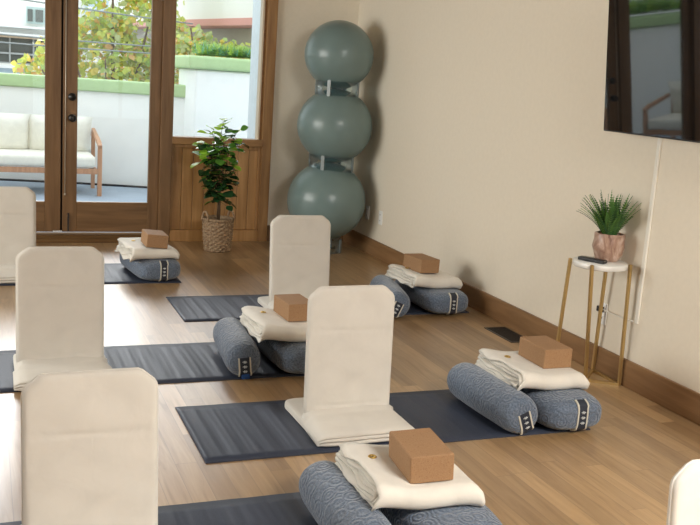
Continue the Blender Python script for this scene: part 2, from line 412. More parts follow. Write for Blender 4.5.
# ------------------------------------------------------------------ glazed wall: frame posts, sill, panel
def post(n, x0, x1, y0=YB-.035, y1=YB+.11, z0=0, z1=HD+.09, mat=None):
    m = MB(); m.box(x0, x1, y0, y1, z0, z1); struct('trim_%d' % n, m, mat or FRAME, bevel=.004)
post(1, 1.378, 1.476); post(2, 2.252, 2.338, mat=FRAMEW); post(3, -.30, -.20); post(4, -1.26, -1.17)
m = MB(); m.box(-1.17, -.30, YB-.03, YB+.1, HD, HD+.09); m.box(-.20, 1.378, YB-.03, YB+.1, HD, HD+.09); m.box(1.476, 2.252, YB-.03, YB+.1, HD, HD+.09)
struct('trim_5', m, FRAMEX, bevel=.003)
m = MB(); m.box(-.20, 1.378, YB-.05, YB+.11, 0, .055); m.box(-.20, 1.378, YB-.085, YB-.05, 0, .03)
struct('trim_6', m, SILLW, bevel=.004)
def side_window(n, x0, x1, k):
    m = MB()
    m.box(x0, x1, YB-.045, YB+.10, .832, .892)                       # sill rail
    m.box(x0, x1, YB+.01, YB+.09, HD-.05, HD)
    m.box(x0, x0+.012, YB+.01, YB+.09, .892, HD-.05); m.box(x1-.02, x1, YB+.01, YB+.09, .892, HD-.05)
    o = struct('window_%d' % n, m, FRAMEWX, bevel=.003)
    m = MB(); m.box(x1-.034, x1-.02, YB+.0, YB+.085, .892, HD-.05); m.build('glazing_bead', simple('pale_glazing_bead', (.66, .56, .42), .6), o)
    g = MB(); g.box(x0+.01, x1-.015, YB+.05, YB+.055, .885, HD-.04); g.build('window_glass', GLASS, o)
    m = MB()
    m.box(x0, x1, YB-.03, YB+.09, 0, .10)
    bw = (x1-x0)/8
    for i in range(8): m.box(x0+i*bw+.0015, x0+(i+1)*bw-.0015, YB+.012, YB+.08, .10, .832)
    struct('trim_%d' % k, m, PANEL, bevel=.003)
    m = MB(); m.box(x0, x0+.022, YB-.012, YB+.02, .10, .832); m.box(x1-.022, x1, YB-.012, YB+.02, .10, .832)
    m.box(x0+.022, x1-.022, YB-.012, YB+.02, .80, .832)
    struct('trim_%d' % (k+1), m, FRAMEW, bevel=.003)
side_window(1, 1.476, 2.252, 7); side_window(4, -1.17, -.30, 9)

def door(n, x0, x1, hw_x, stileL, stileR):
    m = MB(); y0, y1 = YB+.005, YB+.052
    m.box(x0, x0+stileL, y0, y1, .075, HD); m.box(x1-stileR, x1, y0, y1, .075, HD)
    o = struct('door_%d' % n, m, FRAME, bevel=.003)
    m = MB(); m.box(x0+stileL, x1-stileR, y0+.002, y1-.002, .075, .325); tag(m.build('bottom_rail', FRAMEX, o, bevel=.003))
    m = MB(); m.box(x0+stileL, x1-stileR, y0+.002, y1-.002, HD-.12, HD); m.build('top_rail', FRAMEX, o, bevel=.003)
    g = MB(); g.box(x0+stileL-.005, x1-stileR+.005, YB+.026, YB+.031, .32, HD-.115); g.build('glass_pane', GLASS, o)
    return o
d1 = door(1, -.20, .588, None, .095, .122)
d2 = door(2, .603, 1.378, .67, .112, .086)
m = MB(); m.box(.583, .607, YB+.03, YB+.06, .075, HD); struct('trim_11', m, simple('door_gap_shade', (0.006, 0.005, 0.004), 0.9))  # black strip put in for the shaded gap between the door leaves
for z, nm in ((1.005, 'door_knob'), (1.172, 'deadbolt')):
    m = MB()
    prof = [(.030, 0), (.030, .008), (.012, .012), (.012, .030), (.026, .036), (.030, .048), (.024, .060), (.004, .063)] if nm == 'door_knob' else [(.031, 0), (.031, .012), (.026, .018), (.010, .019), (.009, .03), (.001, .03)]
    m.lathe(prof, 24)
    k = m.build(nm, BLACK, d2, loc=(.672, YB+.004, z)); k.rotation_euler = (PI/2, 0, 0)
m = MB(); m.tube([(.622, YB-.001, 2.1), (.622, YB-.001, .40)], .0035, 8); m.lathe([(.008, -.012), (.008, 0), (.003, .004)], 12, (.622, YB-.001, .392))
m.build('pull_rod', simple('pale_brass', (.62,.55,.44), .35, .3), d2)
m = MB(); m.box(.644, .656, YB-.004, YB+.006, .085, .235); m.build('flush_bolt', BLACK, d2)
m = MB(); m.box(.53, .60, YB-.006, YB+.006, .078, .088); m.build('bolt_plate', STEEL, d1)
m = MB(); m.box(1.285, 1.40, YB-.03, YB-.005, 1.985, 2.06); tag(m.build('door_sensor', WHITEP, bevel=.004), 'small white sensor box at top of the glazed door frame', 'sensor')

# ------------------------------------------------------------------ outdoors: deck, parapet, column
m = MB(); m.box(-7, 6, YB+.13, 12.6, -.25, -.03); struct('deck', m, DECK)
m = MB(); m.box(-80, 80, 12.9, 120, -4.2, -4); struct('ground', m, GROUND)
low = [(-1.45, 12.35), (-.6, 12.28), (.3, 12.14), (1.1, 11.95), (1.9, 11.68), (2.42, 11.42)]
def wall_run(name, path, z0, z1, thick, capo, capz, parent=None):
    def strip(t, a, b, wd, off0):
        P = [Vector((x, y, 0)) for x, y in path]; L = []; R = []
        for i, p in enumerate(P):
            d = (P[min(i+1, len(P)-1)]-P[max(i-1, 0)]).normalized(); nn = Vector((-d.y, d.x, 0))
            L.append(p-nn*off0); R.append(p+nn*(wd-off0))
        n = len(P); vs = []
        for z in (a, b): vs += [(q.x, q.y, z) for q in L]+[(q.x, q.y, z) for q in R]
        fs = []
        for i in range(n-1):
            fs += [(i, i+1, 2*n+i+1, 2*n+i), (n+i, 3*n+i, 3*n+i+1, n+i+1), (2*n+i, 2*n+i+1, 3*n+i+1, 3*n+i), (i, n+i, n+i+1, i+1)]
        fs += [(0, 2*n, 3*n, n), (n-1, 2*n-1, 4*n-1, 3*n-1)]
        t.add(vs, fs)
    m = MB(); strip(m, z0, z1, thick, 0); o = struct(name, m, STUCCO, parent=parent)
    c = MB(); strip(c, z1, z1+capz, thick+2*capo, capo); k = c.build('green_coping', GREEN, o, bevel=.02)
    return o
wall_run('wall_terrace', low, -.03, 1.105, .22, .05, .15)
tall = [(2.30, 11.75), (2.285, 10.92), (3.2, 10.86), (5.6, 10.80)]
m = MB(); m.box(2.29, 5.6, 10.9, 11.9, -.03, 1.455)
o = struct('wall_terrace_right', m, STUCCO, bevel=.03)
c = MB(); c.box(2.20, 5.7, 10.84, 11.98, 1.455, 1.605); c.build('green_coping', GREEN, o, bevel=.03)
m = MB(); m.box(-6.5, -1.45, 11.7, 12.5, -.03, 1.50)
o = struct('wall_terrace_left', m, STUCCO, bevel=.03)
c = MB(); c.box(-6.6, -1.38, 11.62, 12.58, 1.50, 1.65); c.build('green_coping', GREEN, o, bevel=.03)
m = MB(); m.box(2.285, 2.75, YB+.13, 8.48, -.03, 3.2); struct('wall_wing', m, simple('pale_blue_white_stucco', (0.72, 0.80, 0.84), 0.9, nscale=20, namp=0.04, bstr=.3))
# thin dark line along the foot of the parapet
m = MB()
P = [(-1.3, 12.31), (-.6, 12.26), (.3, 12.12), (1.1, 11.93), (1.9, 11.66), (2.27, 11.46)]
m.tube([(x, y-.03, -.018) for x, y in P], .014, 6); struct('trim_12', m, simple('dark_foot_line', (0.02, 0.02, 0.022), 0.8))

# ------------------------------------------------------------------ outdoor sofa and armchair
def pillow(cx, cz, w_, h_, d_, tilt, y0, seedv, nx=14, nz=12):
    m = MB(); vs = []; fs = []
    for side in (-1, 1):
        for j in range(nz+1):
            for i in range(nx+1):
                u = -1+2*i/nx; v = -1+2*j/nz
                e = max(0, (1-abs(u)**4))**.5*max(0, (1-abs(v)**4))**.5
                pin = 1-.05*(abs(u)*abs(v))**2*0-.06*(1-abs(v))*abs(u)**3*0
                x = u*w_/2*(1-.045*(1-v*v)*abs(u)); z = v*h_/2*(1-.05*(1-u*u)*abs(v)*0)
                y = side*d_/2*e*(1+.12*noise.noise(Vector((u*2+seedv, v*2, seedv))))
                vs.append(Matrix.Rotation(tilt, 3, 'X') @ Vector((x, y, z))+Vector((cx, y0, cz)))
    n = (nx+1)*(nz+1)
    for s_ in (0, 1):
        for j in range(nz):
            for i in range(nx):
                a = s_*n+j*(nx+1)+i; q = (a, a+1, a+nx+2, a+nx+1); fs.append(q if s_ == 0 else tuple(reversed(q)))
    m.add(vs, fs, 0, True); return m
def outdoor_seat(name, wid, ncush, loc, rz, label, cat):
    r = empty(name, loc, rz, label, cat)
    hw = wid/2; D = .78
    m = MB(); m.box(-hw+.05, hw-.05, 0, .035, .25, .31); m.box(-hw+.05, hw-.05, D-.035, D, .25, .31)
    m.box(-hw+.05, -hw+.085, .035, D-.035, .25, .31); m.box(hw-.085, hw-.05, .035, D-.035, .25, .31)
    m.box(-hw+.05, hw-.05, D-.03, D, .62, .67)
    for k in range(int(wid/.16)): 
        x = -hw+.12+k*.16
        if x < hw-.1: m.box(x, x+.03, D-.025, D-.005, .31, .62)
    m.build('seat_rail', TEAK, r, bevel=.004)
    for s_ in (-1, 1):
        x = s_*(hw-.025)
        m = MB(); m.tube([(x, .03, 0), (x, .03, .56)], .033, 4, square=True); m.build('front_leg', TEAK, r)
        m = MB(); m.tube([(x, D-.06, 0), (x, D-.04, .69)], .030, 4, square=True); m.build('rear_leg', TEAK, r)
        m = MB(); m.tube([(x, .0, .555), (x, .10, .59), (x, D-.03, .70)], [.030, .032, .026], 4, square=True); m.build('armrest', TEAK, r)
    m = MB(); m.box(-hw+.065, hw-.065, -.01, D-.10, .315, .45); m.build('seat_cushion', CUSH, r, bevel=.045, seg=4)
    cw = (wid-.14)/ncush
    for k in range(ncush):
        pillow(-hw+.07+cw*(k+.5), .645, cw*1.05, .44, .24, .28, D-.17, k*3.3).build('back_cushion', CUSH, r)
    return r
outdoor_seat('outdoor_sofa', 2.2, 3, (.155, 10.82, -.03), 0, 'teak framed outdoor sofa with cream cushions on the terrace', 'sofa')
outdoor_seat('outdoor_armchair', .74, 1, (-1.32, 10.0, -.03), math.radians(62), 'teak armchair with cream cushion, seen reflected in the wall television', 'armchair')

# ------------------------------------------------------------------ trees and hedge
def leafy(m, c, size, rnd, nmat, shape='leaf'):
    d = Vector((rnd.gauss(0, 1), rnd.gauss(0, 1), rnd.gauss(0, .7)-.3)).normalized()
    s_ = d.cross(Vector((rnd.gauss(0, 1), rnd.gauss(0, 1), rnd.gauss(0, 1)))).normalized(); nrm = d.cross(s_)
    L = size*rnd.uniform(.7, 1.25); W = L*.45
    c = Vector(c)
    vs = [c, c+d*L*.35+s_*W+nrm*L*.06, c+d*L, c+d*L*.35-s_*W+nrm*L*.06, c+d*L*.7+s_*W*.65+nrm*L*.02, c+d*L*.7-s_*W*.65+nrm*L*.02]
    m.add(vs, [(0, 1, 4, 2), (0, 2, 5, 3)], nmat, True)
def tree(name, trunk, lobes, n, size, seedv, label, weights, branches):
    rnd = random.Random(seedv)
    r = empty(name, trunk, 0, label, 'tree')
    T = Vector(trunk)
    m = MB()
    m.tube([Vector((0, 0, 0)), Vector((.05, 0, 2)), Vector((0, .05, 4.2)), Vector((.05, 0, 5.2))], [.2, .15, .10, .06], 10)
    for b in branches:
        p0 = Vector((0, .05, 3.6+rnd.uniform(0, .8))); p1 = Vector(b)-T; mid = (p0+p1)/2+Vector((0, 0, -.15))
        m.tube([p0, mid, p1], [.05, .028, .010], 6)
    m.build('trunk', BARK, r)
    m = MB(); tot = sum(l[6]*1.0 for l in lobes)
    for (cx, cy, cz, ax, ay, az, wt) in lobes:
        k = int(n*wt/tot)
        for _ in range(k):
            while True:
                p = Vector((rnd.uniform(-1, 1), rnd.uniform(-1, 1), rnd.uniform(-1, 1)))
                if p.length < 1 and p.length > .25: break
            q = Vector((cx+p.x*ax, cy+p.y*ay, cz+p.z*az))
            if noise.noise(q*2.4+Vector((seedv, 0, 0))) < -.22: continue
            leafy(m, q-T, size, rnd, rnd.choices(range(5), weights)[0])
    m.build('crown', LEAVES, r)
tree('street_tree', (1.9, 14.9, -4), [(1.75, 14.95, 1.45, 1.05, .6, .72, 3.2), (2.3, 14.95, 2.15, .75, .6, .55, 1.3), (.78, 14.9, 1.27, .33, .4, .27, .35), (1.35, 14.9, 2.1, .35, .5, .5, .35), (2.85, 14.95, 1.5, .9, .6, .62, 1.4), (2.0, 14.95, 2.75, 1.2, .6, .4, .8)],
     5200, .105, 3, 'tree with yellow-green and orange autumn leaves behind the low terrace wall', [5, 3, 3, 1.6, 3],
     [(1.2, 14.5, 1.7), (2.4, 14.7, 2.3), (.8, 14.3, 1.3), (2.9, 14.7, 1.7), (1.8, 14.6, 2.8), (1.7, 14.5, 1.5)])
tree('street_tree', (3.2, 13.5, -4), [(3.0, 13.5, 1.72, .55, .3, .26, 1.6), (3.35, 13.5, 1.72, .35, .3, .2, .6), (2.75, 13.5, 1.85, .35, .3, .2, .7)],
     900, .085, 8, 'low sparse tree with olive leaves and a bare branch behind the right terrace wall', [3, 4, 2, 1, 6],
     [(2.75, 13.5, 2.02), (2.9, 13.4, 1.8), (3.5, 13.6, 1.75)])
def hedge(x0, x1, y0, y1, z, h, n, seedv, label):
    rnd = random.Random(seedv); m = MB()
    for _ in range(n):
        x = rnd.uniform(x0, x1); y = rnd.uniform(y0, y1)
        hh = h*(.55+.45*(.5+.5*noise.noise(Vector((x*3, y*3, seedv)))))
        b = Vector((x, y, z)); d = Vector((rnd.gauss(0, .25), rnd.gauss(0, .25), 1)).normalized()
        L = hh*rnd.uniform(.5, 1.0); mi = rnd.choices([0, 1, 2], [4, 3, 3])[0] if L < h*.6 else rnd.choices([0, 1, 2], [6, 1, 3])[0]
        s_ = d.cross(Vector((rnd.gauss(0, 1), rnd.gauss(0, 1), 0))).normalized()
        m.tube([b, b+d*L], [.003, .001], 3, mi=2)
        for k in range(7):
            c = b+d*L*(k+1)/7
            for sg in (-1, 1):
                e = (s_*sg+d*.7+Vector((rnd.gauss(0, .3),)*3)).normalized()*.05*(1.2-k/8)
                q = e.cross(d)*.35
                m.add([c, c+e*.5+q, c+e, c+e*.5-q], [(0, 1, 2, 3)], mi)
    o = m.build('hedge', HEDGE); tag(o, label, 'hedge'); return o
hedge(2.45, 4.4, 11.3, 11.8, 1.625, .19, 900, 5, 'feathery green hedge growing on top of the tall right terrace wall')
hedge(-4.6, -1.5, 11.8, 12.4, 1.675, .36, 900, 6, 'feathery green hedge on the tall left terrace wall, reflected in the television')

# ------------------------------------------------------------------ buildings beyond
b1 = empty('neighbouring_house', (.2, 22, -4), 0, 'white neighbouring house with a long dark window band and tan eaves', 'building')
def bpart(parent, name, boxes, mat, bevel=0):
    m = MB(); L = parent.location
    for (x0, x1, y0, y1, z0, z1) in boxes: m.box(x0-L.x, x1-L.x, y0-L.y, y1-L.y, z0-L.z, z1-L.z)
    return m.build(name, mat, parent, bevel=bevel)
bpart(b1, 'wall', [(-5, 1.85, 22, 26, -4, 1.30), (-5, 1.85, 22.6, 26, 1.5, 2.42)], HOUSE)
bpart(b1, 'window_band', [(-5, 1.85, 22.3, 26, 1.30, 1.85)], HGLASS)
bpart(b1, 'window_frame', [(x, x+.035, 22.22, 22.3, 1.30, 1.85) for x in (-1.2, -.6, 0, .56, 1.05, 1.6)]+[(-5, 1.85, 22.2, 22.3, 1.50, 1.54), (-5, 1.85, 22.2, 22.3, 1.30, 1.33)], simple('grey_window_frame', (.42, .44, .44), .6))
bpart(b1, 'eaves', [(-5, 1.85, 21.9, 22.6, 1.85, 1.90)], BEAM)
bpart(b1, 'roof_edge', [(-5, 1.85, 21.85, 24, 1.90, 1.95), (-5, 1.85, 22.3, 26, 2.08, 2.12), (-5, 1.85, 21.8, 22.3, 1.20, 1.26)], simple('white_trim_paint', (.82, .83, .83), .7))
bpart(b1, 'blue_panel', [(-5, 1.85, 21.95, 22.0, 1.05, 1.22)], HBLUE)
f = bpart(b1, 'window', [(.93, 1.32, 22.50, 22.6, 2.2, 2.56)], simple('white_green_window_frame', (.50, .62, .60), .6))
bpart(b1, 'window_glass', [(.955, 1.06, 22.46, 22.52, 2.24, 2.50), (1.12, 1.28, 22.46, 22.52, 2.24, 2.50)], HGLASS).parent = b1
bpart(b1, 'upper_wall', [(-5, 1.85, 24, 26, 2.42, 3.4)], HOUSE)
b2 = empty('glazed_house', (2.6, 24, -4), 0, 'pale house with blue-tinted glazing seen through the autumn tree', 'building')
bpart(b2, 'wall', [(1.9, 5.0, 24.2, 27, -4, 4.2)], HOUSE)
bpart(b2, 'glazing', [(2.35, 2.62, 24.1, 24.2, 2.1, 3.2), (2.68, 2.95, 24.1, 24.2, 2.1, 3.2), (3.4, 3.9, 24.1, 24.2, 2.1, 3.2)], HBLUE)
b3 = empty('overhanging_building', (5, 17, -4), 0, 'white building with a salmon pink fascia and taupe soffit at upper right', 'building')
def footprint(name, pts, z0, z1, mat):
    m = MB(); L = b3.location; n = len(pts)
    vs = [(x-L.x, y-L.y, z-L.z) for z in (z0, z1) for x, y in pts]
    m.add(vs, [tuple(reversed(range(n))), tuple(range(n, 2*n))]+[(i, (i+1) % n, n+(i+1) % n, n+i) for i in range(n)])
    return m.build(name, mat, b3)
fp = [(2.35, 19.6), (4.22, 12.0), (10, 13.4), (8, 21.2)]
fp2 = [(2.80, 19.4), (4.62, 12.3), (9.8, 13.6), (7.8, 21.0)]
fp3 = [(2.30, 19.65), (4.19, 11.95), (10.05, 13.35), (8.03, 21.25)]
footprint('wall', fp2, -4, 2.14, GREYW); footprint('upper_storey', fp, 2.25, 5, HOUSE); footprint('fascia', fp3, 2.145, 2.25, PINK)
def wire(pts, label):
    m = MB(); m.tube(pts, .011, 5); tag(m.build('utility_cable', WIRE), label, 'cable')
def sag(a, b, s_, n=12):
    a = Vector(a); b = Vector(b); return [a.lerp(b, i/n)+Vector((0, 0, -s_*4*(i/n)*(1-i/n))) for i in range(n+1)]
wire(sag((-3, 14.05, 1.86), (2.9, 14.05, 1.74), .05), 'upper utility cable crossing in front of the autumn tree')
wire(sag((-3, 14.0, 1.72), (2.9, 14.0, 1.64), .04), 'lower utility cable crossing in front of the autumn tree')
wire(sag((-3, 14.1, 2.55), (2.9, 14.1, 2.1), .05), 'sloping utility cable high above the sofa')

# ------------------------------------------------------------------ yoga mats
def yoga_mat(x0, x1, y0, y1, label, rz=0):
    hx, hy = (x1-x0)/2, (y1-y0)/2; m = MB(); T = .0055
    n = 90; k = 10
    vs = []; fs = []
    for j in range(k+1):
        for i in range(n+1):
            x = -hx+2*hx*i/n; y = -hy+2*hy*j/k
            vs.append((x, y, T+.0012*noise.noise(Vector((x*9, y*1.2, x0*5)))))
    for j in range(k):
        for i in range(n): a = j*(n+1)+i; fs.append((a, a+1, a+n+2, a+n+1))
    N = len(vs)
    border = [i for i in range(n+1)]+[(j*(n+1)+n) for j in range(1, k+1)]+[k*(n+1)+i for i in range(n-1, -1, -1)]+[j*(n+1) for j in range(k-1, 0, -1)]
    for b in border: vs.append((vs[b][0], vs[b][1], 0))
    B = len(border)
    for q in range(B): fs.append((border[q], N+q, N+(q+1) % B, border[(q+1) % B]))
    fs.append(tuple(N+q for q in range(B)))
    m.add(vs, fs, 0, False)
    for q in range(n*k): m.sm[q] = True
    return tag(m.build('yoga_mat', MATM, loc=((x0+x1)/2, (y0+y1)/2, 0), rotz=rz), label, 'yoga mat', 'charcoal yoga mats laid across the floor')
yoga_mat(-.18, 1.57, 2.335, 2.94, 'charcoal yoga mat in the foreground, cut by the bottom of the photo')
yoga_mat(.775, 2.51, 3.262, 3.872, 'charcoal yoga mat under the fully visible central cream floor chair')
yoga_mat(-.12, 1.74, 4.203, 4.83, 'charcoal yoga mat passing behind the second floor chair from the left')
yoga_mat(1.095, 2.98, 5.276, 5.885, 'charcoal yoga mat just in front of the potted shrub, ending by the right wall')
yoga_mat(-.48, 1.275, 6.295, 6.95, 'farthest charcoal yoga mat, nearest the glazed doors')

# ------------------------------------------------------------------ floor chairs
def make_chair():
    r = empty('floor_chair', (0, 0, 0))
    # backrest
    W2, H = .195, .545; T = .032; c = .040
    out = []
    def arc(cx, cz, rad, a0, a1, n=5): return [(cx+rad*math.cos(a0+(a1-a0)*i/n), cz+rad*math.sin(a0+(a1-a0)*i/n)) for i in range(n+1)]
    # rounded chamfered outline, z from 0 to H
    out += [(-W2+.004, 0), (W2-.004, 0), (W2, .02), (W2, H-c-.02)]
    out += [(W2-.003, H-c-.006), (W2-.010, H-c+.006), (W2-c-.004, H-.006), (W2-c-.018, H)]
    out += [(-W2+c+.018, H), (-W2+c+.004, H-.006), (-W2+.010, H-c+.006), (-W2+.003, H-c-.006), (-W2, H-c-.02), (-W2, .02)]
    # puffed grid panel: rings of the outline scaled inwards, front and back
    m = MB(); n = len(out); cx, cz = 0, H/2
    dense = []
    for i in range(n):
        a = Vector(out[i]); b = Vector(out[(i+1) % n]); kk = max(1, int((b-a).length/.014))
        for q in range(kk): dense.append(a.lerp(b, q/kk))
    n = len(dense); vs = []; fs = []
    def layer(f_, y): 
        base = len(vs)
        for p in dense: 
            x = cx+(p.x-cx)*f_; z = cz+(p.y-cz)*(1-(1-f_)*W2*2/H*(1.0)) if f_ > .01 else cz
            dent = math.copysign(.0028*math.exp(-((z-.36+.02*x)/.006)**2)+.003*math.exp(-((z-.035-.12*x*x)/.007)**2), y) if f_ < .97 else 0
            vs.append((x, y+(.0045*noise.noise(Vector((x*7, z*11, y*3))) if f_ < .97 else 0)-dent, z))
        return base
    prof = [(0.02, -T*.62)]+[(.04+.036*q, -T*(.62-.08*(q/23)**2)) for q in range(24)]+[(.90, -T*.53), (.94, -T*.50), (.98, -T*.40), (1.0, -T*.2), (1.0, T*.2), (.98, T*.40), (.94, T*.5), (.85, T*.54), (.65, T*.58), (.35, T*.61), (.02, T*.62)]
    bases = [layer(f_, y) for f_, y in prof]
    for a, b in zip(bases, bases[1:]):
        for i in range(n): fs.append((a+i, a+(i+1) % n, b+(i+1) % n, b+i))
    fs += [tuple(bases[0]+i for i in range(n)), tuple(bases[-1]+i for i in reversed(range(n)))]
    m.add(vs, fs, 0, True)
    bo = m.build('backrest', CHAIR, r, loc=(0, 0, .055)); bo.rotation_euler.x = -.10
    # edge piping on the backrest
    m = MB(); pts = [(p.x*1.003, 0, p.y) for p in dense]; pts.append(pts[0]); m.tube(pts, .0035, 6, cap=False)
    m.build('piping', CHAIR, bo)
    # seat: stacked folds in front, thin pad behind
    def slab(name, x0, x1, y0, y1, z0, z1, rad, seedv, ridge=True):
        m = MB(); pl = []
        for (px, py_, a0) in ((x1-rad, y1-rad, 0), (x0+rad, y1-rad, PI/2), (x0+rad, y0+rad, PI), (x1-rad, y0+rad, 1.5*PI)):
            for i in range(6): pl.append((px+rad*math.cos(a0+PI/2*i/5), py_+rad*math.sin(a0+PI/2*i/5)))
        n = len(pl); dn = []
        for i in range(n):
            a = Vector(pl[i]); b = Vector(pl[(i+1) % n]); kk = max(1, int((b-a).length/.03))
            for q in range(kk): dn.append(a.lerp(b, q/kk))
        n = len(dn); mx, my = (x0+x1)/2, (y0+y1)/2; vs = []; fs = []
        lv = [(.97, 0), (.995, .12), (1, .28), (.985, .33), (1, .4), (1, .6), (.985, .66), (.998, .73), (.99, .88), (.965, .97), (.90, 1.02), (.6, 1.06), (.25, 1.07), (.02, 1.07)]
        for f_, h in lv:
            for p in dn:
                x = mx+(p.x-mx)*f_; y = my+(p.y-my)*f_
                zz = z0+(z1-z0)*h+(.003*noise.noise(Vector((x*9+seedv, y*9, h*2))) if h > .3 else 0)
                vs.append((x, y, max(0.0, zz)))
        for a in range(len(lv)-1):
            for i in range(n): fs.append((a*n+i, a*n+(i+1) % n, (a+1)*n+(i+1) % n, (a+1)*n+i))
        fs += [tuple(reversed(range(n))), tuple((len(lv)-1)*n+i for i in range(n))]
        m.add(vs, fs, 0, True); return m.build(name, CHAIR, r)
    slab('seat', -.205, .222, -.20, .265, 0, .036, .05, 1)
    # thick front section, ramping up to the crease in front of the backrest
    m = MB(); nx, prof = 16, [(-.212, .002), (-.222, .008), (-.226, .015), (-.222, .021), (-.214, .0235), (-.222, .026), (-.228, .033), (-.224, .040), (-.215, .0425), (-.222, .045), (-.224, .051), (-.217, .058), (-.205, .063), (-.18, .064), (-.13, .066), (-.10, .068), (-.075, .066), (-.05, .069), (-.03, .073), (-.012, .082), (.0, .08), (.02, .06), (.03, .02), (.03, .002)]
    vs = []; fs = []
    for i in range(nx+1):
        u = -1+2*i/nx; e = (1-abs(u)**10)**.5 if abs(u) < 1 else 0
        for (y, z) in prof:
            k = .93+.07*e
            yy = y*(1 if y > -.15 else (1-.10*abs(u)**8))-(.025 if y < -.15 else (.015 if y < -.08 else 0))
            zz = z*.90*(.55+.45*e) if y < -.02 else z*(.75+.25*e)
            vs.append((.008+u*(.222 if y < -.03 else .205)*(1+.02*noise.noise(Vector((u*2, y*5, z*60)))), yy, max(.002, zz+.002*noise.noise(Vector((u*3, y*14, z*30))))))
    K = len(prof)
    for i in range(nx):
        for j in range(K): fs.append((i*K+j, (i+1)*K+j, (i+1)*K+(j+1) % K, i*K+(j+1) % K))
    fs += [tuple(range(K)), tuple(nx*K+j for j in reversed(range(K)))]
    m.add(vs, fs, 0, True); m.build('seat_front_fold', CHAIR, r)
    return r
chair0 = make_chair()
spots = [
 (1.448, 3.54, 0.02, 'cream canvas floor chair in the centre, on its mat beside the grey bolsters, seat visible'),
 (.335, 4.42, 0.0, 'tan-shaded cream floor chair at left, second nearest there, seat fold showing'),
 (.288, 2.60, 0.02, 'large cream floor chair back filling the lower left corner'),
 (1.85, 5.44, 0.01, 'cream floor chair back beneath the stacked exercise balls'),
 (.135, 6.56, 0.0, 'cream floor chair cut by the left edge, in front of the glazed doors'),
 (1.75, 1.645, 0.0, 'bright cream floor chair corner at the lower right edge of the photo')]
for i, (x, y, a, lab) in enumerate(spots):
    o = chair0 if i == 0 else copy_tree(chair0)
    o.location = (x, y, .0062 if i != 5 else 0); o.rotation_euler.z = a
    next(c for c in o.children if c.name.startswith('backrest')).rotation_euler.x = (-.05, -.09, -.12, -.10, -.10, -.08)[i]
    if i == 2:
        for c in o.children:
            if c.name.startswith('backrest'): c.scale = (.972, 1, .97)
    tag(o, lab, 'floor chair', 'cream folding floor chairs')

# ------------------------------------------------------------------ bolsters
def bolster(round_, L, a, b, p, n_end):
    Lh = L/2; NY, NT = 44, 56
    ys = [Lh*math.sin(PI/2*(-1+2*i/NY)) for i in range(NY+1)]; ys[0] *= .9999; ys[-1] *= .9999
    m = MB(); vs = []; fs = []
    def fy(y): return max(.02, (1-min(1, abs(y/Lh))**n_end)**(1/n_end))
    for y in ys:
        f_ = fy(y)
        for k in range(NT):
            t_ = 2*PI*k/NT; c, s_ = math.cos(t_), math.sin(t_)
            x = a*f_*math.copysign(abs(c)**(2/p), c); z = b*f_*math.copysign(abs(s_)**(2/p), s_)
            ns = 1+.025*noise.noise(Vector((x*7, y*6, z*7+a*40)))
            vs.append((x*ns, y, max(b+z*ns, .0)))
    for i in range(NY):
        for k in range(NT): fs.append((i*NT+k, i*NT+(k+1) % NT, (i+1)*NT+(k+1) % NT, (i+1)*NT+k))
    fs += [tuple(reversed(range(NT))), tuple(NY*NT+k for k in range(NT))]
    m.add(vs, fs, 0, True)
    o = m.build('round_bolster' if round_ else 'rectangular_bolster', BOLST)
    def surf(x, z):   # front end surface
        g = (abs(x/a)**p+abs((z-b)/b)**p)**(1/p); g = min(g, .985)
        return Vector((x, -Lh*(1-g**n_end)**(1/n_end), z))
    def strip(name, mat, x0, x1, z0, z1, off, parent, slant=0.0, n=14):
        m = MB(); vs = []; fs = []
        for i in range(n+1):
            z = z0+(z1-z0)*i/n; sh = slant*(z-b)
            for x in (x0, x1):
                q = surf(x+sh, z); nn = Vector((x+sh, 0, z-b)).normalized() if abs(z-b) > .6*b else Vector((0, 0, 0))
                vs.append(q+Vector((0, -off, 0))+nn*off*1.5); 
            for x in (x0, x1):
                q = surf(x+sh, z); vs.append(q+Vector((0, .004, 0)))
        for i in range(n):
            A = i*4; B = A+4
            fs += [(A, A+1, B+1, B), (A, B, B+2, A+2), (A+1, A+3, B+3, B+1), (A+2, B+2, B+3, A+3)]
        fs += [(0, 2, 3, 1), (n*4, n*4+1, n*4+3, n*4+2)]
        m.add(vs, fs, 0, False); return m.build(name, mat, parent)
    cx = .0 if round_ else .012; sl = 0
    hw = .024 if round_ else .020
    lo, hi = (.018, 2*b-.070) if round_ else (.010, 2*b-.012)
    lab = strip('label', LABEL, cx-hw, cx+hw, lo, hi, .0035, o, sl)
    for s_ in (-1, 1): strip('label_binding', EDGE, cx+s_*(hw+.003)-.0035, cx+s_*(hw+.003)+.0035, lo, hi, .0045, lab, sl)
    mid = b+.004; m = MB()
    lm = (lo+hi)/2
    for k in (-1, 0, 1):
        zc = lm+k*.024
        def P(x, z):
            q = surf(cx+x+sl*(zc+z-b), zc+z); return q+Vector((0, -.006, 0))
        for pl in ([(-.011, .001), (-.004, .002), (.003, -.001), (.011, .001)], [(-.003, .007), (-.001, .001), (-.004, -.006)], [(.004, .006), (.005, .0), (.003, -.006)]):
            m.tube([P(x, z) for x, z in pl], .0018, 5)
    m.build('label_marks', MARK, lab)
    if not round_: o['_'] = 1; del o['_']
    return o
RR = .089
rb0 = bolster(True, .55, RR, RR, 2.15, 7)
qb0 = bolster(False, .64, .160, .078, 3.0, 5)
used = {'r': False, 'q': False}
MT = .0065
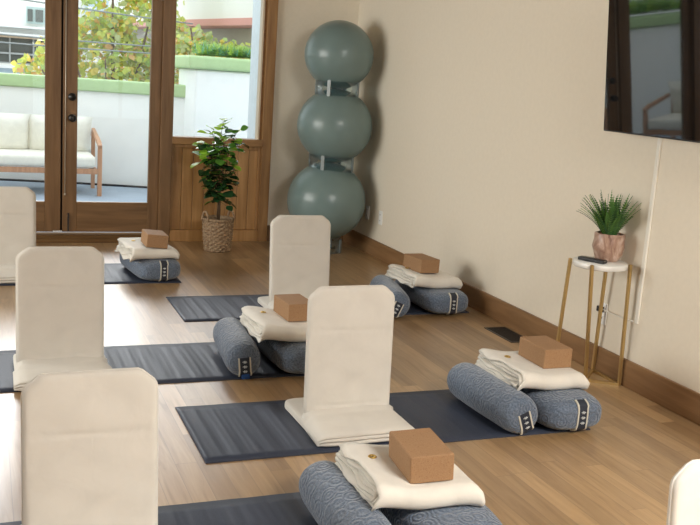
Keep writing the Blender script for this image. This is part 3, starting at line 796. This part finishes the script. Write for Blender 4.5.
def put(kind, x, y, rz, lab, roll=0):
    src = rb0 if kind == 'r' else qb0
    o = src if not used[kind] else copy_tree(src)
    used[kind] = True
    Mx = Matrix.Rotation(rz, 4, 'Z') @ Matrix.Rotation(roll, 4, 'Y')
    o.rotation_euler = Mx.to_euler(); o.location = Vector((x, y, MT+(RR if roll else 0)))-(Mx.to_3x3() @ Vector((0, 0, RR if roll else 0)))
    tag(o, lab, 'bolster', 'round grey-blue bolsters' if kind == 'r' else 'rectangular grey-blue bolsters')
    return o

def blanket(w_, d_, seedv, z_left, z_right, xl, loc, rz, label):
    """folded blanket: nested folds closed towards the front, open layers at the left end"""
    rnd = random.Random(seedv)
    H = .074; m = MB()
    def zoff(x, y):
        t_ = min(1, max(0, (x+w_/2)/(w_*.5))); t_ = t_*t_*(3-2*t_)
        z = z_left+(z_right-z_left)*t_
        if x > w_*.36: z -= .018*((x-w_*.36)/(w_*.14))**2
        if x < -w_*.42: z -= .012*((-w_*.42-x)/(w_*.08))**2
        return z+.004*noise.noise(Vector((x*6+seedv, y*6, 1)))
    nx = 26
    tk = .0062
    for k in range(4):
        rad = H/2-tk/2-k*.0098
        if rad < .004: rad = .004
        back = d_/2-rnd.uniform(0, .012)
        path = []
        for i in range(12): path.append((back-(back+d_/2-rad-k*.012)*i/12, -rad))
        yc = -d_/2+rad+k*.012
        for i in range(11):
            a = -PI/2-PI*i/10; path.append((yc+rad*math.cos(a)*1.0, rad*math.sin(a)))
        for i in range(1, 13): path.append((yc+(back-.01-yc)*i/12, rad))
        x0 = -w_/2+rnd.uniform(0, .012)+k*.004; x1 = w_/2-rnd.uniform(0, .010)-k*.004
        n = len(path); vs = []; fs = []
        for i in range(nx+1):
            for j, (y, z) in enumerate(path):
                j0, j1 = max(0, j-1), min(n-1, j+1)
                d = Vector((path[j1][0]-path[j0][0], path[j1][1]-path[j0][1])).normalized(); nn = Vector((-d.y, d.x))
                xe0 = x0+.020*noise.noise(Vector((y*9, z*40, seedv+k*5)))-.012*(1 if z < 0 else 0); xe1 = x1+.008*noise.noise(Vector((y*9, z*30, seedv+9+k)))
                x = xe0+(xe1-xe0)*i/nx
                wob = .0024*noise.noise(Vector((x*10, y*10, z*20+k*3)))*(1+2.0*max(0, -x/w_*2-.7)/.3)
                pinch = 1.0-.25*max(0, (x-w_*.40)/(w_*.1))**2 if x > w_*.4 else 1.0
                for sg in (-1, 1):
                    yy = y+nn.x*tk*.5*sg; zz = (z+nn.y*tk*.5*sg)*pinch+wob
                    vs.append((x, yy, zz+H/2+zoff(x, y)))
        R = 2*n
        for i in range(nx):
            for j in range(n-1):
                for s_ in (0, 1):
                    a = i*R+2*j+s_; fs.append((a, a+2, a+R+2, a+R) if s_ else (a, a+R, a+R+2, a+2))
            fs.append((i*R, i*R+1, (i+1)*R+1, (i+1)*R)); q = i*R+2*(n-1); fs.append((q, q+R, q+R+1, q+1))
        for j in range(n-1):
            fs.append((2*j, 2*j+2, 2*j+3, 2*j+1)); q = nx*R+2*j; fs.append((q, q+1, q+3, q+2))
        m.add(vs, fs, 0, True)
    o = m.build('folded_blanket', BLANK, loc=loc, rotz=rz)
    tag(o, label, 'blanket', 'folded cream cotton blankets')
    gx, gy = -w_*.5+.085, d_*.5-.14
    g = MB(); g.lathe([(.006, 0), (.006, .0035), (.012, .0045), (.015, .002), (.015, 0)], 20, close=True)
    e = g.build('eyelet', BRASS, o, loc=(gx, gy, zoff(gx, gy)+H+.0015)); e['label'] = 'brass eyelet'
    return o, (lambda x, y: zoff(x, y)+H)
def cork(x, y, z, rz, label, rx=0):
    global block0
    if block0 is None:
        m = MB(); m.box(-.073, .073, -.112, .112, 0, .091); block0 = m.build('cork_block', CORK, bevel=.006, seg=3); o = block0
    else:
        o = block0.copy(); COL.objects.link(o)
    o.location = (x, y, z); o.rotation_euler = (0, rx, rz); tag(o, label, 'yoga block', 'cork yoga blocks')
block0 = None
ZL, ZQ = MT+2*RR+.001, MT+.156
piles = [
 # name, round(x,y,rz), rect(x,y,rz), blanket(x,y,rz,w,d), block(x,y,rz)
 ('nearest pile in the foreground', (1.072, 2.56, .0), (1.368, 2.565, -.02), (1.285, 2.585, -.03, .378, .39), (1.312, 2.548, -.10)),
 ('pile in front of the gold side table', (2.130, 3.51, .05), (2.408, 3.53, .0), (2.345, 3.53, .02, .36, .40), (2.42, 3.545, .0)),
 ('pile half hidden by the central floor chair', (1.19, 4.46, -.09), (1.49, 4.47, .04), (1.465, 4.43, .0, .42, .42), (1.495, 4.47, .06)),
 ('pile against the right wall, beyond the floor vent', (2.462, 5.43, -.19), (2.795, 5.50, .0), (2.725, 5.47, .06, .37, .40), (2.715, 5.51, .12)),
 ('farthest pile, before the glazed doors', None, (1.10, 6.59, .12), (1.075, 6.53, .10, .325, .46), (1.10, 6.42, .02)),
]
for i, (nm, R_, Q_, B_, K_) in enumerate(piles):
    if R_:
        rbo = put('r', *R_, 'round quilted bolster, left in the '+nm, (-.35, -.35, -.1, .4, .2)[i])
        if i == 2:
            m = MB(); m.box(-.018, .020, -.284, -.262, .002, .024); m.build('blue_tag', BLUE, rbo, bevel=.003)
    put('q', *Q_, 'flat wide quilted bolster, right in the '+nm)
    zl, zr = (ZL, ZQ)
    if i == 4: zl, zr = ZQ+.001, ZQ
    bo, top = blanket(B_[3], B_[4], i*7+2, zl, zr, 0, (B_[0], B_[1], 0), B_[2], 'folded cream blanket in the '+nm)
    dx, dy = K_[0]-B_[0], K_[1]-B_[1]
    zt = max(top(dx-.05, dy), top(dx+.05, dy), top(dx, dy-.1), top(dx, dy+.1))
    cork(K_[0], K_[1], zt-.001+abs((-.05, 0, 0, .02, .09)[i])*.06, K_[2], 'tan cork block topping the '+nm, (-.05, 0, 0, .02, .09)[i])

# ------------------------------------------------------------------ exercise balls in the corner
balls = [(2.708, 7.40, .437, .332, .985), (2.742, 7.40, 1.067, .314, .975), (2.742, 7.40, 1.647, .285, .975)]
names = ['bottom and largest grey-green exercise ball of the corner stack', 'middle grey-green exercise ball of the corner stack', 'top and smallest grey-green exercise ball of the corner stack']
for (x, y, z, r, sz), nm in zip(balls, names):
    m = MB(); prof = []
    nv = 64
    for i in range(nv+1):
        a = PI*i/nv; rr_ = r*math.sin(a)
        lat = a*180/PI
        if 25 < lat < 155 and (i % 4 == 0) : rr_ *= .9985
        prof.append((max(1e-4, rr_), -r*sz*math.cos(a)))
    m.lathe(prof, 56)
    o = m.build('exercise_ball', BALL, loc=(x, y, z)); tag(o, nm, 'exercise ball', 'exercise balls stacked in the corner')
    pm = MB(); pm.lathe([(.014, 0), (.014, .004), (.006, .006), (.001, .006)], 16)
    v_ = pm.build('valve_plug', WHITEP, o, loc=(0, 0, -r*sz)) if False else None
def stacker(x, y, z, r, h, label, n=4, tilt=0):
    root = empty('ball_stacker_ring', (x, y, z), .35, label, 'stacking ring', 'clear stacking rings of the ball tower')
    m = MB(); m.lathe([(r-.002, -h/2), (r, -h/2), (r, h/2), (r-.002, h/2)], 48, close=True); m.build('ring', PLASTIC, root)
    for k in range(n):
        a = 2*PI*k/n+.5; c = Vector((math.cos(a), math.sin(a), 0))
        m = MB(); m.box(-.006, .006, -.014, .014, -h/2, h/2, mat=Matrix.Translation(c*(r+.002)) @ Matrix.Rotation(a, 4, 'Z')); m.build('rib', simple('frosted_clear_rib', (.42, .46, .46), .3) if 'rib_m' not in globals() else rib_m, root)
rib_m = simple('frosted_clear_rib', (.22, .26, .265), .3)
stacker(2.742, 7.40, 1.376, .182, .15, 'clear plastic ring between the top and middle exercise balls')
stacker(2.73, 7.40, .758, .19, .14, 'clear plastic ring between the middle and bottom exercise balls')
stacker(2.708, 7.40, .062, .15, .115, 'clear plastic ring on the floor under the bottom exercise ball')

# ------------------------------------------------------------------ potted shrub in a basket
rnd = random.Random(11)
pl = empty('potted_shrub', (1.80, 7.47, 0), 0, 'leafy green shrub standing in a woven basket before the window', 'plant')
m = MB(); prof = []
rows = 15; n = 72
vs = []; fs = []
H = .262
for j in range(rows*4+1):
    z = H*j/(rows*4)
    R = .100+.022*(z/H)**.8+(.004*math.sin(PI*z/H))
    for k in range(n):
        th = 2*PI*k/n
        ph = (j//4) % 2
        wv = .0095*abs(math.sin(PI*(j % 4)/4+.2))*(1 if True else 0)*(math.sin(th*14+ph*PI)*.8+.4)
        vs.append(((R+wv)*math.cos(th), (R+wv)*math.sin(th), z))
for j in range(rows*4):
    for k in range(n): fs.append((j*n+k, j*n+(k+1) % n, (j+1)*n+(k+1) % n, (j+1)*n+k))
fs.append(tuple(reversed(range(n))))
m.add(vs, fs, 0, True)
m.lathe([(.120, H-.01), (.131, H-.006), (.133, H+.006), (.122, H+.012), (.110, H+.004), (.108, H-.03), (.10, H-.04)], 40)
bas = m.build('basket', BASK, pl)
for a in (.35+PI, .35):
    c = Vector((math.cos(a), math.sin(a), 0)); s_ = Vector((-c.y, c.x, 0)); m = MB()
    pts = [c*.125+s_*.045*math.cos(PI*i/10)*1.0+Vector((0, 0, H-.01+.075*math.sin(PI*i/10))) for i in range(11)]
    m.tube(pts, .010, 7); m.build('handle', BASK, bas)
m = MB(); m.lathe([(.105, H-.05), (.105, H-.035), (.05, H-.025), (.001, H-.022)], 24); m.build('soil', SOIL, pl)
m = MB(); tips = []
for k in range(7):
    a = rnd.uniform(0, 2*PI); L = rnd.uniform(.50, .82) if k else .88; sp = rnd.uniform(.05, .15) if k else .0
    p = [Vector((.007*math.cos(a), .007*math.sin(a), H-.04))]
    for q in range(1, 8):
        t_ = q/7; p.append(Vector((math.cos(a)*sp*t_**2+.009*math.sin(q*2+k), math.sin(a)*sp*t_**1.5, H-.04+L*t_*(.95))))
    m.tube(p, [.0055*(1-.7*i/7) for i in range(8)], 6); tips.append(p)
m.build('stem', STEM, pl)
m = MB()
def ovate(m, c, d, up, L, mi):
    s_ = d.cross(up).normalized(); nrm = s_.cross(d).normalized(); rows_ = []
    ws = [.05, .32, .48, .53, .47, .30, .03]
    vs = []
    for i, wv in enumerate(ws):
        t_ = i/6; ctr = c+d*L*t_-nrm*L*.18*t_*t_
        vs += [ctr-s_*L*wv+nrm*L*.07*wv*2, ctr, ctr+s_*L*wv+nrm*L*.07*wv*2]
    fs = []
    for i in range(6):
        a = i*3; fs += [(a, a+1, a+4, a+3), (a+1, a+2, a+5, a+4)]
    m.add(vs, fs, mi, True)
cnt = 0
for p in tips:
    for q in range(36):
        t_ = rnd.uniform(.26, 1.0) if rnd.random() < .8 else rnd.uniform(.6, 1.0); i = min(6, int(t_*7)); c = p[i].lerp(p[i+1], t_*7-i)
        a = rnd.uniform(0, 2*PI); spread = rnd.uniform(.02, .10)*(1.25 if .5 < t_ < .95 else .8)
        if t_ < .42 and rnd.random() < .45: continue
        d = Vector((math.cos(a), math.sin(a), rnd.uniform(-.45, .65))).normalized()
        c2 = c+d*spread; m.tube([c, c2], .0014, 4, mi=0)
        hz = c2.z
        mi = rnd.choices([0, 1, 2], [1, 2, 7])[0] if hz > .90 else (rnd.choices([0, 1, 2], [4, 3, 2.8])[0] if hz > .70 else rnd.choices([0, 1], [5, 1])[0])  # backlight painted by height: bright leaves near the top, dark ones low
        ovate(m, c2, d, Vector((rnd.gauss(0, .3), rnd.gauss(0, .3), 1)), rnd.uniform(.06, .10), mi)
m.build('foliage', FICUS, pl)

# ------------------------------------------------------------------ side table, fern, remote
tb = empty('side_table', (2.922, 3.882, 0), 0, 'round white marble side table on slim gold legs by the wall', 'side table')
m = MB(); m.lathe([(.001, .607), (.132, .607), (.137, .612), (.137, .632), (.133, .637), (.001, .637)], 56); m.build('table_top', MARBLE, tb)
tops = {'A': (-.114, .085), 'B': (-.112, -.090), 'C': (.108, .090), 'D': (.112, -.087)}
feet = {'A': (-.125, .12), 'B': (-.012, -.008), 'C': (.136, .135), 'D': (.128, -.105)}
for k in 'ABCD':
    m = MB(); a = tops[k]; b = feet[k]; s1 = 1.045
    m.tube([(a[0]*s1, a[1]*s1, .635), (b[0], b[1], .006)], .0102, 4, square=True); m.build('leg', GOLD, tb)
m = MB()
for a, b in (('B', 'D'), ('D', 'C'), ('C', 'B'), ('A', 'B')):
    m.tube([(*feet[a], .007), (*feet[b], .007)], .0095, 4, square=True)
m.build('base_bar', GOLD, tb)

ft = empty('potted_fern', (2.975, 3.902, .638), 0, 'small green fern in a marbled pink-brown faceted pot on side table', 'plant')
m = MB(); n = 8
ringv = [(.058, 0, 0), (.075, .034, .5), (.082, .07, 0), (.080, .105, .5), (.076, .136, 0), (.076, .140, 0), (.068, .140, 0), (.066, .10, 0)]
vs = []; fs = []
for r, z, of in ringv:
    for k in range(n): a = 2*PI*(k+of)/n+.2; vs.append((r*math.cos(a), r*math.sin(a), z))
for i in range(len(ringv)-1):
    for k in range(n):
        a, b, c, d = i*n+k, i*n+(k+1) % n, (i+1)*n+(k+1) % n, (i+1)*n+k
        if ringv[i][2] != ringv[i+1][2]:
            if ringv[i+1][2] == .5: fs += [(a, b, d), (b, c, d)]
            else: fs += [(a, b, c), (a, c, d)]
        else: fs.append((a, b, c, d))
fs.append(tuple(reversed(range(n))))
m.add(vs, fs); m.build('pot', POT, ft, bevel=.002)
m = MB(); m.lathe([(.062, .10), (.060, .118), (.001, .124)], 20); m.build('soil', SOIL, ft)
m = MB(); rnd = random.Random(4)
for k in range(75):
    a = rnd.uniform(0, 2*PI); lean = rnd.uniform(.05, 1.25); L = rnd.uniform(.17, .27)*(1.0-.08*lean)
    if k < 3: a, lean, L = 2.5+k*.12, 1.45-.1*k, .2
    mi = rnd.choices([0, 1, 2], [4, 5, 3])[0]
    h = Vector((math.cos(a), math.sin(a), 0)); p = []
    for q in range(19):
        t_ = q/18; ang = lean*.33+lean*.55*t_
        p.append((p[-1] if p else h*.02+Vector((0, 0, .105)))+(h*math.sin(ang)+Vector((0, 0, math.cos(ang))))*L/18)
    m.tube(p, .0012, 4, mi=mi)
    for q in range(2, 19):
        t_ = q/18; d = (p[q]-p[q-1]).normalized(); s_ = d.cross(h.cross(Vector((0, 0, 1)))).normalized(); side = d.cross(s_).normalized()
        wl = .021*math.sin(PI*min(1, .22+t_*.80))**.8
        for sg in (-1, 1):
            for hf in (0,):
                c = p[q].lerp(p[q-1], hf); e = (side*sg+d*.25).normalized()*wl*rnd.uniform(.8, 1.15); wv = d*.0034
                m.add([c-wv, c+e*.6-wv*.9+s_*.002, c+e, c+e*.6+wv*.9, c+wv], [(0, 1, 2, 3, 4)], mi)
m.build('fronds', FERN, ft)
m = MB(); m.box(-.021, .021, -.072, .072, 0, .018); rm = m.build('remote_control', REMOTE, bevel=.005, seg=3, loc=(2.858, 3.862, .6385), rotz=math.radians(-152))
tag(rm, 'black remote control lying on the marble side table', 'remote control')
m = MB()
for i in range(3):
    for j in range(5): m.box(-.012+i*.009, -.006+i*.009, -.05+j*.015, -.043+j*.015, .0168, .0182)
m.build('buttons', simple('grey_rubber', (.05, .05, .055), .6), rm)

# ------------------------------------------------------------------ television
TH, PH = math.radians(5), math.radians(-3)
tv = empty('wall_television', (2.97, 4.05, 1.285), PH, 'large black flat television tilted down on the right wall', 'television')
inner = Matrix.Rotation(-TH, 4, 'Y')
def tvbox(name, x0, x1, y0, y1, z0, z1, mat, bev=0):
    m = MB(); m.box(x0, x1, y0, y1, z0, z1, mat=inner); return m.build(name, mat, tv, bevel=bev)
tvbox('screen', -.002, .004, -1.235, -.006, .008, .70, SCREEN)
tvbox('bezel', .0, .028, -1.241, 0, 0, .706, BEZEL, .003)
tvbox('back_housing', .028, .052, -1.05, -.2, .10, .50, BEZEL, .006)
m = MB(); m.box(.052, .10, -.75, -.49, .15, .45); m.build('wall_bracket', BLACK, tv)

m = MB(); m.box(XW-.011, XW, 3.725, 3.75, .342, 1.36); cc = m.build('cable_cover', CABLEC, bevel=.003)
tag(cc, 'slim cream cable cover running down the wall below the television', 'cable cover')
m = MB(); m.tube(sag((XW-.020, 3.745, .352), (XW-.022, 4.02, .352), .006), .003, 6)
cordmb = m
m = MB(); m.box(XW-.034, XW-.0095, 4.0, 4.04, .332, .362); ad = m.build('power_adapter', REMOTE, bevel=.005)
tag(ad, 'black power adapter plugged into the outlet behind the side table', 'adapter')
cordmb.build('power_cord', CABLEC, ad)
def outlet(y, z, label, w_=.07, h_=.115):
    m = MB(); m.box(-.006, 0, -w_/2, w_/2, -h_/2, h_/2); o = m.build('wall_outlet', WHITEP, bevel=.002, loc=(XW, y, z)); tag(o, label, 'outlet')
    for s_ in (-1, 1):
        m = MB(); m.box(-.009, -.006, -.017, .017, s_*.024-.015, s_*.024+.015); f_ = m.build('socket', WHITEP, o, bevel=.002)
        m = MB(); m.box(-.0096, -.009, -.008, -.005, s_*.024-.004, s_*.024+.006); m.box(-.0096, -.009, .005, .008, s_*.024-.004, s_*.024+.006); m.build('slot', BLACK, f_)
outlet(4.02, .322, 'white wall outlet behind the gold side table')
outlet(7.08, .345, 'white outlet plate on right wall, farther from the ball stack')
outlet(7.37, .345, 'white outlet plate on right wall beside the ball stack')

# floor vent
m = MB(); m.box(-.075, .075, -.165, .165, 0, .004)
v = m.build('floor_vent', simple('vent_rim', (.10, .09, .08), .4, .6), bevel=.001, loc=(2.965, 4.75, 0)); tag(v, 'dark rectangular metal floor vent beside the baseboard', 'vent')
m = MB(); m.box(-.062, .062, -.152, .152, .0035, .0045); m.build('grille_backing', simple('vent_black', (.008, .008, .008), .8), v)
m = MB()
for k in range(24): m.box(-.062, .062, -.150+k*.0125, -.1465+k*.0125, .004, .006)
m.build('grille', VENTM, v)
